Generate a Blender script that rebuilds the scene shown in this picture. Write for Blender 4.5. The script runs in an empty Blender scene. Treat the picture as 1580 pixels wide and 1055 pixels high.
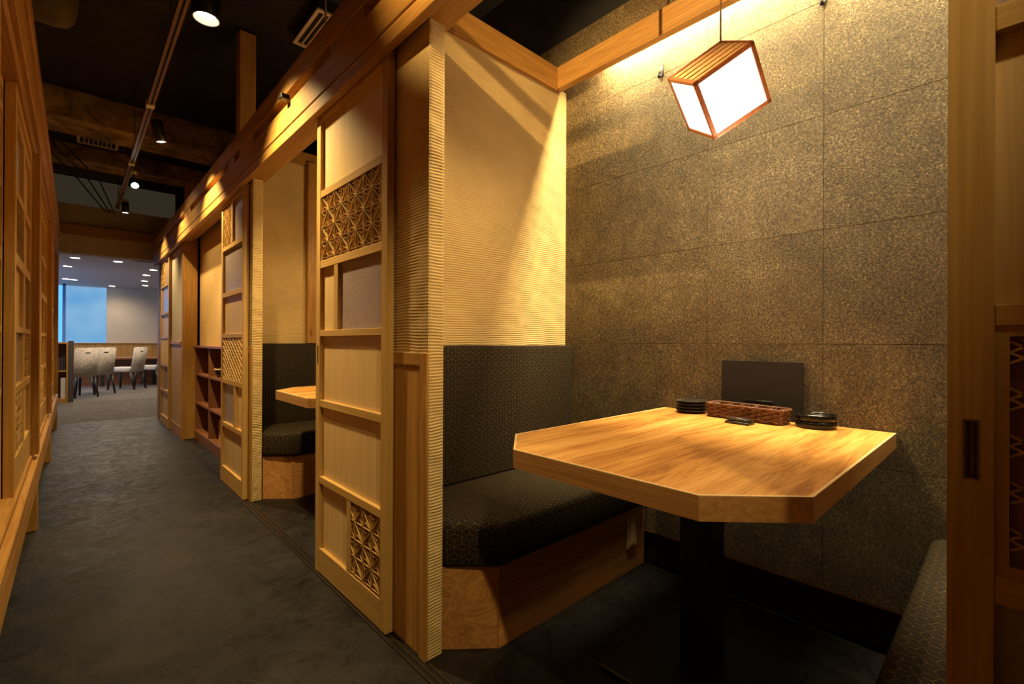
import bpy, bmesh, math, random
from mathutils import Vector, Matrix, Euler
random.seed(7)
S = bpy.context.scene
C = S.collection
PI = math.pi

# ------------------------------------------------------------------ camera
def basis(yaw, p, r):
    f = Vector((math.sin(yaw)*math.cos(p), math.cos(yaw)*math.cos(p), math.sin(p)))
    rt = Vector((math.cos(yaw), -math.sin(yaw), 0)); dn = f.cross(rt)
    c, s = math.cos(r), math.sin(r)
    R_ = c*rt + s*dn; D_ = -s*rt + c*dn
    return R_, -D_, -f
cam_d = bpy.data.cameras.new('camera'); cam = bpy.data.objects.new('camera', cam_d); C.objects.link(cam)
R_, U_, B_ = basis(0.753132243, 1.75397526e-03, -4.62736430e-03)
m = Matrix((R_, U_, B_)).transposed().to_4x4(); m.translation = (0, 0, 1.0)
cam.matrix_world = m
cam_d.sensor_fit = 'HORIZONTAL'; cam_d.sensor_width = 36.0; cam_d.lens = 36.0*720.1/1580.0
cam_d.clip_start = 0.02; cam_d.clip_end = 100
S.camera = cam
# ------------------------------------------------------------------ world, exposure
w = bpy.data.worlds.new('world'); S.world = w; w.use_nodes = True
w.node_tree.nodes['Background'].inputs[0].default_value = (1, 0.75, 0.45, 1)
w.node_tree.nodes['Background'].inputs[1].default_value = 0.03
S.view_settings.view_transform = 'Standard'; S.view_settings.look = 'None'
S.view_settings.gamma = 1.0; S.view_settings.use_curve_mapping = False
S.view_settings.exposure = 0.0
try:
    S.cycles.max_bounces = 6; S.cycles.sample_clamp_indirect = 3.0
    S.cycles.use_denoising = True
except Exception: pass

WARM = (1.0, 0.745, 0.36); GOLD = (1.0, 0.77, 0.34); SOFT = (1.0, 0.80, 0.58)
def aim(o, d):
    o.rotation_euler = Vector(d).to_track_quat('-Z', 'Y').to_euler()
def light(kind, loc, power, col, target=None, size=0.05, **kw):
    n = {'SPOT': 'spot_light', 'POINT': 'point_light', 'AREA': 'area_light'}[kind]
    l = bpy.data.lights.new(n, kind); l.energy = power; l.color = col
    if kind in ('SPOT', 'POINT'): l.shadow_soft_size = size
    if kind == 'SPOT': l.spot_size = math.radians(kw.get('cone', 90)); l.spot_blend = kw.get('blend', 0.6)
    if kind == 'AREA':
        l.shape = 'RECTANGLE'; l.size = kw.get('sx', .1); l.size_y = kw.get('sy', .1)
        l.spread = math.radians(kw.get('spread', 180))
    o = bpy.data.objects.new(n, l); C.objects.link(o); o.location = loc
    if target is not None: aim(o, Vector(target)-Vector(loc))
    return o
# corridor spots (all but the last stand in a fixture built further down)
light('SPOT', (0.413, 2.40, 2.395), 215, WARM, (0.98, 2.30, 0), cone=100, blend=1, size=.03)
light('SPOT', (0.440, 4.09, 2.385), 140, WARM, (0.95, 4.10, 0.3), cone=100, blend=.6, size=.02)
light('SPOT', (0.455, 5.40, 2.385), 70, WARM, (0.90, 5.2, 0.3), cone=98, blend=.7, size=.02)
light('SPOT', (0.40, 6.62, 2.385), 80, WARM, (0.85, 6.6, 0.3), cone=98, blend=.7, size=.02)
light('SPOT', (0.26, -0.60, 2.50), 115, WARM, (0.90, 1.38, 0.3), cone=44, blend=.8, size=.03)  # unseen spot behind the camera, added to light the bench base; no fixture
# spot across the corridor shining over the head beam onto the booth's far wall
light('SPOT', (-1.05, 0.55, 3.0), 620, (1.0, .68, .30), (1.9, 1.20, 2.02), cone=32, blend=.8, size=.015)
light('SPOT', (-0.19, 5.10, 2.40), 40, WARM, (0.95, 4.9, 1.5), cone=70, blend=.8, size=.02)  # fill spot added to brighten the ochre recess wall, has no fixture
# booth ceiling spots
light('SPOT', (1.15, 0.91, 2.115), 34, WARM, (1.13, 0.88, .72), cone=152, blend=.8, size=.02)
light('SPOT', (1.30, -0.20, 2.56), 7, (1, .66, .28), (1.35, 1.61, 1.35), cone=95, blend=.8, size=.02)  # unseen spot added to warm and brighten the plaster partition
light('SPOT', (1.02, 2.62, 2.10), 30, WARM, (1.3, 3.1, .72), cone=105, blend=.8, size=.02)
# glow of the hanging lamp and of the one in the next booth
light('POINT', (1.55, .60, 1.59), 6.5, (1, .84, .68), size=.09)
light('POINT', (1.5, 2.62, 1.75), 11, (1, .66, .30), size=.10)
# LED strip in the cove behind the rear beam
_l = light('AREA', (1.877, .50, 2.405), 80, (1, .82, .46), None, sx=.02, sy=1.66, spread=160); _l.rotation_euler = (0, 0, 0)
# far dining room; the nearest spots are added to light bookshelf and chairs
for x, y in ((0, 12.0), (.6, 12.0), (.1, 9.3), (.45, 9.2), (.9, 9.9), (.3, 10.2), (1.2, 11.6), (1.2, 13.7), (-.1, 14.5), (.75, 15.2), (2.6, 13), (-1.6, 12)):
    light('SPOT', (x, y, 2.36), 60, (1, .78, .56), (x, y, 0), cone=160, blend=1, size=.06)
light('AREA', (-2.2, 13.0, 1.5), 60, (.25, .5, 1.0), (1.5, 14.5, .6), sx=2.0, sy=1.6)

# ------------------------------------------------------------------ materials
def new_mat(name):
    mt = bpy.data.materials.new(name); mt.use_nodes = True
    return mt, mt.node_tree, mt.node_tree.nodes['Principled BSDF']
def N(nt, typ, **kw):
    n = nt.nodes.new(typ)
    for k, v in kw.items():
        if k.startswith('i_'): n.inputs[k[2:].replace('_', ' ')].default_value = v
        else: setattr(n, k, v)
    return n
def M(nt, op, a, b=None, c=None, clamp=False):
    n = nt.nodes.new('ShaderNodeMath'); n.operation = op; n.use_clamp = clamp
    for i, v in enumerate((a, b, c)):
        if v is None: continue
        if hasattr(v, 'links'): nt.links.new(v, n.inputs[i])
        else: n.inputs[i].default_value = v
    return n.outputs[0]
def ramp(nt, fac, stops):
    r = nt.nodes.new('ShaderNodeValToRGB'); nt.links.new(fac, r.inputs[0])
    e = r.color_ramp.elements
    while len(e) < len(stops): e.new(.5)
    for k, (p, c) in enumerate(stops): e[k].position = p; e[k].color = (*c, 1)
    return r.outputs[0]
def bump(nt, b, h, dist, strength=1.0):
    n = nt.nodes.new('ShaderNodeBump'); n.inputs['Distance'].default_value = dist; n.inputs['Strength'].default_value = strength
    nt.links.new(h, n.inputs['Height']); nt.links.new(n.outputs[0], b.inputs['Normal'])
def objco(nt, scale=(1, 1, 1), rnd=True):
    tc = nt.nodes.new('ShaderNodeTexCoord'); mp = nt.nodes.new('ShaderNodeMapping')
    mp.inputs['Scale'].default_value = scale
    nt.links.new(tc.outputs['Object'], mp.inputs[0])
    if rnd:
        oi = nt.nodes.new('ShaderNodeObjectInfo'); cb = nt.nodes.new('ShaderNodeCombineXYZ')
        for k, f in enumerate((37, 53, 71)): nt.links.new(M(nt, 'MULTIPLY', oi.outputs['Random'], f), cb.inputs[k])
        nt.links.new(cb.outputs[0], mp.inputs['Location'])
    return mp.outputs[0]
def noise(nt, co, scale, detail=3, rough=.55, dist=0):
    n = N(nt, 'ShaderNodeTexNoise'); n.inputs['Scale'].default_value = scale; n.inputs['Detail'].default_value = detail
    n.inputs['Roughness'].default_value = rough; n.inputs['Distortion'].default_value = dist
    nt.links.new(co, n.inputs['Vector']); return n.outputs['Fac']
def wood(name, ca, cb_, axis, cc=None, rough=.5, fine=1.0, knots=False):
    mt, nt, b = new_mat(name)
    sc = [9*fine, 9*fine, 9*fine]; sc[axis] = .38*fine
    co = objco(nt, sc)
    n1 = noise(nt, co, 1.6, 3, .55, .7)
    sc2 = [60*fine, 60*fine, 60*fine]; sc2[axis] = 1.6*fine
    co2 = objco(nt, sc2)
    n2 = noise(nt, co2, 2.2, 2, .6, .3)
    rings = M(nt, 'FRACT', M(nt, 'MULTIPLY', n1, 9.0))
    rings = M(nt, 'ABSOLUTE', M(nt, 'SUBTRACT', M(nt, 'MULTIPLY', rings, 2), 1))
    f = M(nt, 'ADD', M(nt, 'MULTIPLY', rings, .30), M(nt, 'MULTIPLY', n2, .42))
    f = M(nt, 'ADD', f, M(nt, 'MULTIPLY', n1, .40))
    mid = cc or tuple((x+y)/2 for x, y in zip(ca, cb_))
    col = ramp(nt, f, [(.30, ca), (.55, mid), (.85, cb_)])
    if knots:
        vo = N(nt, 'ShaderNodeTexVoronoi'); s3 = [6, 6, 6]; s3[axis] = 2.2
        nt.links.new(objco(nt, s3), vo.inputs['Vector']); vo.inputs['Scale'].default_value = 1.0
        k = M(nt, 'LESS_THAN', vo.outputs['Distance'], .06)
        mx = N(nt, 'ShaderNodeMix', data_type='RGBA'); nt.links.new(M(nt, 'MULTIPLY', k, .6), mx.inputs[0])
        nt.links.new(col, mx.inputs[6]); mx.inputs[7].default_value = (.12, .045, .012, 1); col = mx.outputs[2]
    oi = nt.nodes.new('ShaderNodeObjectInfo')
    hs = N(nt, 'ShaderNodeHueSaturation'); nt.links.new(col, hs.inputs['Color'])
    nt.links.new(M(nt, 'ADD', M(nt, 'MULTIPLY', oi.outputs['Random'], .16), .92), hs.inputs['Value'])
    nt.links.new(hs.outputs[0], b.inputs['Base Color'])
    b.inputs['Roughness'].default_value = rough
    bump(nt, b, n2, .0006, .5)
    return mt
def plain(name, col, rough=.5, metal=0, spec=.5, nscale=0, namp=0, bumpd=0, coat=0):
    mt, nt, b = new_mat(name); b.inputs['Roughness'].default_value = rough; b.inputs['Metallic'].default_value = metal
    b.inputs['Specular IOR Level'].default_value = spec; b.inputs['Coat Weight'].default_value = coat
    co = objco(nt, rnd=False); n = noise(nt, co, nscale or 30, 3, .6)
    lo = tuple(max(0, c*(1-(namp or .08))) for c in col); hi = tuple(min(1, c*(1+(namp or .08))) for c in col)
    nt.links.new(ramp(nt, n, [(.3, lo), (.7, hi)]), b.inputs['Base Color'])
    if bumpd: bump(nt, b, n, bumpd)
    return mt
PALE_A, PALE_B = (.62, .385, .12), (.47, .265, .058)
pale = [wood('pale_cedar_%s' % 'xyz'[k], PALE_A, PALE_B, k) for k in range(3)]
SUG_A, SUG_B = (.50, .26, .055), (.31, .14, .024)
sugi = [wood('amber_cedar_%s' % 'xyz'[k], SUG_A, SUG_B, k, knots=True) for k in range(3)]
board_m = wood('door_board', (.72, .50, .23), (.62, .41, .16), 2, fine=.8)
sycam = [wood('bench_veneer_%s' % 'xyz'[k], (.62, .31, .09), (.34, .135, .032), k, fine=.8, rough=.42) for k in range(3)]
darkw = [wood('shelf_brown_%s' % 'xyz'[k], (.30, .12, .05), (.18, .065, .025), k, rough=.4) for k in range(3)]
def table_wood():
    mt, nt, b = new_mat('tabletop_veneer')
    big = noise(nt, objco(nt, (.7, 7, 7)), 1.6, 2, .5, .5)
    flame = noise(nt, objco(nt, (1.0, 13, 13)), 1.5, 4, .55, 1.4)
    fl2 = M(nt, 'ABSOLUTE', M(nt, 'SUBTRACT', M(nt, 'MULTIPLY', M(nt, 'FRACT', M(nt, 'MULTIPLY', flame, 5)), 2), 1))
    fine = noise(nt, objco(nt, (4, 330, 330)), 1.0, 3, .65, .2)
    f = M(nt, 'ADD', M(nt, 'MULTIPLY', big, .52), M(nt, 'MULTIPLY', fl2, .16))
    f = M(nt, 'ADD', f, M(nt, 'MULTIPLY', fine, .34))
    nt.links.new(ramp(nt, f, [(.34, (.80, .43, .125)), (.50, (.60, .28, .06)), (.66, (.34, .13, .026))]), b.inputs['Base Color'])
    b.inputs['Roughness'].default_value = .36
    bump(nt, b, fine, .0003, .5)
    return mt
table_m = table_wood()
edge_m = wood('table_edge', (.55, .30, .10), (.36, .17, .05), 0, rough=.4)
edge_y = wood('table_edge_y', (.55, .30, .10), (.36, .17, .05), 1, rough=.4)
rim_m = plain('table_edge_band', (.78, .55, .27), .45, nscale=60, namp=.1)
lampw = wood('lamp_wood', (.52, .17, .05), (.30, .08, .02), 0, fine=1.5, rough=.4)
lampslat = wood('lamp_slat', (.88, .52, .22), (.72, .36, .13), 0, fine=1.5, rough=.4)

def plaster(name, col):
    mt, nt, b = new_mat(name); b.inputs['Roughness'].default_value = .9; b.inputs['Specular IOR Level'].default_value = .15
    co = objco(nt, rnd=False)
    n = noise(nt, co, 260, 3, .7); n2 = noise(nt, co, 3, 2)
    f = M(nt, 'ADD', M(nt, 'MULTIPLY', n, .6), M(nt, 'MULTIPLY', n2, .4))
    lo = tuple(c*.72 for c in col); hi = tuple(min(1, c*1.12) for c in col)
    nt.links.new(ramp(nt, f, [(.32, lo), (.62, hi)]), b.inputs['Base Color'])
    bump(nt, b, n, .0012, .8)
    return mt
plast = plaster('combed_plaster', (.64, .46, .195))
def comb_plaster():
    mt, nt, b = new_mat('combed_plaster_far'); b.inputs['Roughness'].default_value = .9
    tc = nt.nodes.new('ShaderNodeTexCoord'); sp = nt.nodes.new('ShaderNodeSeparateXYZ'); nt.links.new(tc.outputs['Object'], sp.inputs[0])
    n = noise(nt, tc.outputs['Object'], 14, 2)
    z = M(nt, 'ADD', M(nt, 'MULTIPLY', sp.outputs[2], 628), M(nt, 'MULTIPLY', n, 5))
    h = M(nt, 'SINE', z)
    nt.links.new(ramp(nt, n, [(.3, (.62, .48, .27)), (.7, (.72, .57, .33))]), b.inputs['Base Color'])
    bump(nt, b, h, .0015, .8)
    return mt
plast_far = comb_plaster()
yellow_m = plain('ochre_plaster', (.66, .42, .15), .85, nscale=6, namp=.06)

def felt():
    mt, nt, b = new_mat('fibre_felt'); b.inputs['Roughness'].default_value = .85; b.inputs['Specular IOR Level'].default_value = .25
    tc = objco(nt, (1, 1, 1))
    n0 = noise(nt, tc, 120, 2, .6)
    v = N(nt, 'ShaderNodeTexVoronoi'); v.inputs['Scale'].default_value = 230
    nt.links.new(objco(nt, (1, .45, 1.0)), v.inputs['Vector'])
    n1 = noise(nt, objco(nt, (1, .6, 1.1)), 360, 3, .75, .8)
    n3 = noise(nt, tc, 9, 2, .6)
    f = M(nt, 'ADD', M(nt, 'MULTIPLY', n1, .75), M(nt, 'MULTIPLY', n0, .25))
    f = M(nt, 'ADD', f, M(nt, 'MULTIPLY', M(nt, 'SUBTRACT', n3, .5), .10))
    col = ramp(nt, f, [(.37, (.022, .013, .005)), (.47, (.080, .052, .021)), (.56, (.175, .122, .052)), (.66, (.50, .39, .19))])
    oi = nt.nodes.new('ShaderNodeObjectInfo')
    hs = N(nt, 'ShaderNodeHueSaturation'); nt.links.new(col, hs.inputs['Color'])
    nt.links.new(M(nt, 'ADD', M(nt, 'MULTIPLY', oi.outputs['Random'], .08), .96), hs.inputs['Value'])
    nt.links.new(hs.outputs[0], b.inputs['Base Color'])
    bump(nt, b, f, .004, .9)
    return mt
felt_m = felt()

def asanoha_cloth():
    mt, nt, b = new_mat('hemp_leaf_upholstery')
    uv = nt.nodes.new('ShaderNodeTexCoord'); sp = nt.nodes.new('ShaderNodeSeparateXYZ'); nt.links.new(uv.outputs['UV'], sp.inputs[0])
    a = .036; h = a*math.sqrt(3)/2
    u = sp.outputs[0]; v = sp.outputs[1]
    # barycentric coordinates in a triangular lattice of pitch a
    p0 = M(nt, 'DIVIDE', v, h)
    p1 = M(nt, 'DIVIDE', M(nt, 'ADD', M(nt, 'MULTIPLY', u, math.sqrt(3)/2), M(nt, 'MULTIPLY', v, -.5)), h)
    p2 = M(nt, 'DIVIDE', M(nt, 'ADD', M(nt, 'MULTIPLY', u, -math.sqrt(3)/2), M(nt, 'MULTIPLY', v, -.5)), h)
    fr = [M(nt, 'FRACT', p) for p in (p0, p1, p2)]
    s = M(nt, 'ADD', M(nt, 'ADD', fr[0], fr[1]), fr[2])
    up = M(nt, 'GREATER_THAN', s, 1.5)
    bb = []
    for f in fr:   # where the sum is 2 take 1-f
        bb.append(M(nt, 'ABSOLUTE', M(nt, 'SUBTRACT', up, f)))
    mn = M(nt, 'MINIMUM', M(nt, 'MINIMUM', bb[0], bb[1]), bb[2])
    mx = M(nt, 'MAXIMUM', M(nt, 'MAXIMUM', bb[0], bb[1]), bb[2])
    mid = M(nt, 'SUBTRACT', M(nt, 'SUBTRACT', 1.0, mn), mx)
    e1 = M(nt, 'LESS_THAN', M(nt, 'MULTIPLY', mn, h), .0003)
    e2 = M(nt, 'LESS_THAN', M(nt, 'MULTIPLY', M(nt, 'SUBTRACT', mid, mn), h*.577), .00045)
    near = M(nt, 'LESS_THAN', mx, .72)
    e2b = M(nt, 'MULTIPLY', e2, M(nt, 'ADD', M(nt, 'MULTIPLY', near, .6), .4))
    line = M(nt, 'MAXIMUM', M(nt, 'MULTIPLY', e1, .18), e2b)
    n = noise(nt, uv.outputs['UV'], 900, 2)
    big = noise(nt, uv.outputs['UV'], 60, 3, .7)
    line = M(nt, 'MULTIPLY', line, M(nt, 'MULTIPLY', M(nt, 'SUBTRACT', big, .22), 1.7), clamp=True)
    base = ramp(nt, n, [(.3, (.008, .0052, .0036)), (.7, (.023, .0160, .0115))])
    mxn = N(nt, 'ShaderNodeMix', data_type='RGBA'); nt.links.new(line, mxn.inputs[0]); nt.links.new(base, mxn.inputs[6])
    mxn.inputs[7].default_value = (.42, .29, .07, 1)
    nt.links.new(mxn.outputs[2], b.inputs['Base Color'])
    b.inputs['Roughness'].default_value = .7; b.inputs['Specular IOR Level'].default_value = .15
    nt.links.new(M(nt, 'MULTIPLY', line, .3), b.inputs['Metallic'])
    bump(nt, b, M(nt, 'ADD', n, line), .0006, .5)
    return mt
cloth_m = asanoha_cloth()

def floor_mat(name, ca, cb_, sc=2.2, rough=.42):
    mt, nt, b = new_mat(name); co = objco(nt, rnd=False)
    n = noise(nt, co, sc, 8, .68, 1.2); n2 = noise(nt, co, 90, 3, .6)
    f = M(nt, 'ADD', M(nt, 'MULTIPLY', n, .8), M(nt, 'MULTIPLY', n2, .2))
    nt.links.new(ramp(nt, f, [(.40, ca), (.62, cb_)]), b.inputs['Base Color'])
    n5 = noise(nt, co, 9, 5, .7, 1.5)
    nt.links.new(M(nt, 'ADD', M(nt, 'MULTIPLY', n5, .9), rough-.36), b.inputs['Roughness'])
    b.inputs['Specular IOR Level'].default_value = .3
    bump(nt, b, M(nt, 'ADD', n2, M(nt, 'MULTIPLY', n5, 2.5)), .0012, .6)
    return mt
floor_m = floor_mat('slate_vinyl', (.0018, .0014, .0011), (.0165, .0135, .0105))
carpet_m = floor_mat('grey_carpet', (.06, .053, .047), (.12, .105, .09), 12, .8)
carpet2_m = floor_mat('pale_grey_carpet', (.09, .08, .07), (.15, .135, .115), 14, .8)
black_m = plain('black_paint', (.010, .009, .008), .75, nscale=4, namp=.5)
ceil_m = plain('black_ceiling', (.014, .011, .009), .8, nscale=3, namp=.6, bumpd=.01)
conc_m = floor_mat('raw_concrete', (.16, .10, .05), (.62, .42, .24), 3.5, .85)
metal_blk = plain('black_steel', (.012, .011, .010), .35, metal=.3)
gloss_blk = plain('black_lacquer', (.006, .005, .005), .24, spec=.35)
dark_plate = plain('dark_stoneware', (.022, .018, .016), .32, nscale=60, namp=.3)
menu_m = plain('linen_cover', (.013, .0085, .006), .85, nscale=240, namp=.45, bumpd=.0004)
bronze = plain('bronze_track', (.22, .115, .045), .45, metal=.4)
brass = plain('aged_brass', (.20, .12, .05), .35, metal=.7)
track_floor = plain('floor_track', (.10, .065, .035), .3, metal=.7)
white_metal = plain('white_enamel', (.75, .70, .62), .4)
grille_m = plain('grille_cream', (.70, .52, .32), .5)
switch_m = plain('switch_plate', (.62, .46, .25), .4)
hook_m = plain('grey_hook', (.022, .02, .018), .8, spec=.15)
white_wall = plain('white_wall', (.62, .57, .50), .9, nscale=5, namp=.03)
far_wall_m = plain('beige_wallpaper', (.52, .44, .33), .9, nscale=5, namp=.04)
cord_m = plain('twisted_cord', (.22, .11, .035), .8, nscale=300, namp=.5)
chair_m = plain('patterned_grey_fabric', (.52, .47, .40), .9, nscale=30, namp=.28)
leg_m = plain('dark_leg', (.018, .012, .010), .4)
book_dark = plain('book_dark', (.05, .035, .03), .6)
book_w = plain('white_paper', (.70, .66, .58), .8, nscale=90, namp=.3)
yellow_card = plain('yellow_card', (.60, .34, .06), .6)
plate_grey = plain('dark_side', (.055, .050, .045), .6)
def wicker():
    mt, nt, b = new_mat('brown_wicker'); co = objco(nt, rnd=False); n = noise(nt, co, 120, 3, .7)
    nt.links.new(ramp(nt, n, [(.35, (.05, .014, .005)), (.65, (.20, .07, .022))]), b.inputs['Base Color']); b.inputs['Roughness'].default_value = .3
    return mt
wick_m = wicker()
def glass_mat():
    mt, nt, b = new_mat('mauve_textured_pane'); co = objco(nt)
    n = noise(nt, co, 38, 3, .6, 2.0)
    nt.links.new(ramp(nt, n, [(.3, (.36, .27, .25)), (.7, (.47, .37, .35))]), b.inputs['Base Color'])
    b.inputs['Roughness'].default_value = .28; b.inputs['Transmission Weight'].default_value = .15
    bump(nt, b, n, .002, .5)
    return mt
glass_m = glass_mat()
def clear_glass():
    mt, nt, b = new_mat('smoked_clear_pane')
    b.inputs['Base Color'].default_value = (.35, .30, .28, 1); b.inputs['Roughness'].default_value = .08; b.inputs['Transmission Weight'].default_value = .3
    return mt
def emis(name, col, st):
    mt = bpy.data.materials.new(name); mt.use_nodes = True; nt = mt.node_tree; nt.nodes.clear()
    e = nt.nodes.new('ShaderNodeEmission'); o = nt.nodes.new('ShaderNodeOutputMaterial'); nt.links.new(e.outputs[0], o.inputs[0])
    e.inputs[0].default_value = (*col, 1); e.inputs[1].default_value = st
    return mt
lamp_e = emis('lit_paper', (1, .93, .84), 3.2)
disc_e = emis('lit_lens', (1, .93, .78), 9)
led_e = emis('led_strip', (1, .85, .5), 14)
far_e = emis('far_downlight', (1, .90, .74), 9)
def blind_mat():
    mt = bpy.data.materials.new('daylit_blind'); mt.use_nodes = True; nt = mt.node_tree; nt.nodes.clear()
    tc = nt.nodes.new('ShaderNodeTexCoord'); n = noise(nt, tc.outputs['Object'], 1.3, 1)
    e = nt.nodes.new('ShaderNodeEmission'); o = nt.nodes.new('ShaderNodeOutputMaterial'); nt.links.new(e.outputs[0], o.inputs[0])
    nt.links.new(ramp(nt, n, [(.3, (.13, .36, .66)), (.7, (.28, .50, .72))]), e.inputs[0]); e.inputs[1].default_value = 1.0
    return mt
blind_m = blind_mat(); skyglow = emis('bright_blue_pane', (.10, .42, 1.0), 1.6)

# ------------------------------------------------------------------ mesh helpers
class MB:
    def __init__(s): s.v = []; s.f = []; s.sm = []
    def add(s, vs, fs, smooth=False):
        o = len(s.v); s.v += [tuple(p) for p in vs]; s.f += [[i+o for i in f] for f in fs]; s.sm += [smooth]*len(fs); return s
    def box(s, x0, x1, y0, y1, z0, z1):
        x0, x1 = min(x0, x1), max(x0, x1); y0, y1 = min(y0, y1), max(y0, y1); z0, z1 = min(z0, z1), max(z0, z1)
        return s.add([(x0,y0,z0),(x1,y0,z0),(x1,y1,z0),(x0,y1,z0),(x0,y0,z1),(x1,y0,z1),(x1,y1,z1),(x0,y1,z1)],
                     [(3,2,1,0),(4,5,6,7),(0,1,5,4),(1,2,6,5),(2,3,7,6),(3,0,4,7)])
    def bbox(s, x0, x1, y0, y1, z0, z1, b=.002, seg=1):
        bm = bmesh.new(); bmesh.ops.create_cube(bm, size=1)
        bmesh.ops.scale(bm, vec=(abs(x1-x0), abs(y1-y0), abs(z1-z0)), verts=bm.verts)
        bmesh.ops.translate(bm, vec=((x0+x1)/2, (y0+y1)/2, (z0+z1)/2), verts=bm.verts)
        bmesh.ops.bevel(bm, geom=list(bm.edges), offset=b, segments=seg, affect='EDGES', profile=.5)
        return s.frombm(bm, seg > 1)
    def frombm(s, bm, smooth=False):
        bm.verts.index_update()
        s.add([v.co[:] for v in bm.verts], [[v.index for v in f.verts] for f in bm.faces], smooth); bm.free(); return s
    def prism(s, poly, z0, z1, bevel=0, seg=3, smooth=None, only=None):
        bm = bmesh.new(); n = len(poly)
        a = [bm.verts.new((x, y, z0)) for x, y in poly]; b = [bm.verts.new((x, y, z1)) for x, y in poly]
        bm.faces.new(list(reversed(a))); bm.faces.new(b)
        for i in range(n): bm.faces.new((a[i], a[(i+1) % n], b[(i+1) % n], b[i]))
        bmesh.ops.recalc_face_normals(bm, faces=bm.faces)
        if bevel: bmesh.ops.bevel(bm, geom=list(bm.edges), offset=bevel, segments=seg, affect='EDGES', profile=.5)
        return s.frombm(bm, bool(bevel) if smooth is None else smooth)
    def tube(s, pts, r, n=8, closed=False, cap=True):
        P = [Vector(p) for p in pts]; vs = []; L = len(P); up = None
        for i, p in enumerate(P):
            a = P[(i-1) % L] if (closed or i) else p; b = P[(i+1) % L] if (closed or i < L-1) else p
            t = (b-a).normalized()
            if up is None: up = Vector((0, 0, 1)) if abs(t.z) < .9 else Vector((1, 0, 0))
            u = (up - t*up.dot(t)).normalized(); up = u; v = t.cross(u)
            rr = r[i] if isinstance(r, (list, tuple)) else r
            vs += [p + rr*(math.cos(2*PI*k/n)*u + math.sin(2*PI*k/n)*v) for k in range(n)]
        fs = []
        for i in range(L if closed else L-1):
            j = (i+1) % L
            for k in range(n): fs.append((i*n+k, i*n+(k+1) % n, j*n+(k+1) % n, j*n+k))
        if cap and not closed: fs += [tuple(reversed(range(n))), tuple((L-1)*n+k for k in range(n))]
        return s.add(vs, fs, True)
    def lathe(s, prof, c=(0, 0, 0), n=24):
        vs = []; fs = []; L = len(prof)
        for r, z in prof: vs += [(c[0]+r*math.cos(2*PI*k/n), c[1]+r*math.sin(2*PI*k/n), c[2]+z) for k in range(n)]
        for i in range(L-1):
            for k in range(n): fs.append((i*n+k, i*n+(k+1) % n, (i+1)*n+(k+1) % n, (i+1)*n+k))
        return s.add(vs, fs, True)
    def xf(s, M4):
        s.v = [tuple(M4 @ Vector(p)) for p in s.v]; return s
def wloc(o):
    v = Vector((0, 0, 0))
    while o is not None: v += o.location; o = o.parent
    return v
def obj(name, mb, mat, parent=None, uv=False, at=None, **props):
    me = bpy.data.meshes.new(name)
    off = wloc(parent) if parent else (Vector(at) if at else Vector((0, 0, 0)))
    me.from_pydata([(x-off.x, y-off.y, z-off.z) for x, y, z in mb.v], [], mb.f)
    if any(mb.sm): me.polygons.foreach_set('use_smooth', mb.sm)
    if uv:
        l = me.uv_layers.new(name='uv')
        me.calc_loop_triangles() if False else None
        for p in me.polygons:
            n = p.normal; ax = max(range(3), key=lambda k: abs(n[k])*(1.0 if k != 1 else 1.01))
            for li in p.loop_indices:
                co = me.vertices[me.loops[li].vertex_index].co
                l.data[li].uv = (co.x, co.y) if ax == 2 else ((co.x, co.z) if ax == 1 else (co.y, co.z))
    me.materials.append(mat); me.update()
    o = bpy.data.objects.new(name, me); C.objects.link(o)
    if parent: o.parent = parent
    elif at: o.location = at
    for k, v in props.items(): o[k] = v
    return o
def thing(name, label, cat, loc=(0, 0, 0), group=None, kind=None):
    o = bpy.data.objects.new(name, None); C.objects.link(o); o.location = loc; o.empty_display_size = .1
    o['label'] = label; o['category'] = cat
    if group: o['group'] = group
    if kind: o['kind'] = kind
    return o
def tag(o, label, cat, group=None, kind=None):
    o['label'] = label; o['category'] = cat
    if group: o['group'] = group
    if kind: o['kind'] = kind
    return o
def copy_tree(o, off=None, parent=None, label=None):
    c = o.copy(); C.objects.link(c)
    if parent: c.parent = parent
    if off: c.location = Vector(o.location)+Vector(off)
    if label: c['label'] = label
    for ch in list(o.children): copy_tree(ch, None, c)
    return c
def struct(name, mb, mat, parent=None, label=None, cat=None):
    o = obj(name, mb, mat, parent)
    if parent is None:
        o['kind'] = 'structure'
        if label: o['label'] = label; o['category'] = cat
    return o

# ------------------------------------------------------------------ setting: floor, ceiling, walls
DY = 1.985                       # booth pitch
XB = 1.906                       # felt wall plane
struct('floor', MB().box(-2.6, 3.2, -3.0, 7.80, -.1, 0), floor_m, label='dark mottled slate-grey vinyl floor of the corridor and booths', cat='floor')
fl = bpy.data.objects['floor']
obj('carpet_strip', MB().box(-2.6, 4.2, 7.80, 10.32, -.1, .001), carpet_m, fl)
obj('carpet', MB().box(-3.2, 4.2, 10.32, 16.2, -.1, .002), carpet2_m, fl)
struct('ceiling', MB().box(-2.6, 3.2, -3.0, 8.2, 3.1, 3.2), ceil_m, label='black painted open ceiling over corridor and booths', cat='ceiling')
struct('wall_front', MB().box(-2.6, 3.2, -3.1, -3.0, 0, 3.1), black_m, label='dark wall behind the photographer', cat='wall')
struct('wall_outer_left', MB().box(-2.7, -2.6, -3.0, 8.0, 0, 3.1), black_m, label='dark outer wall beyond the left booths', cat='wall')

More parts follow.
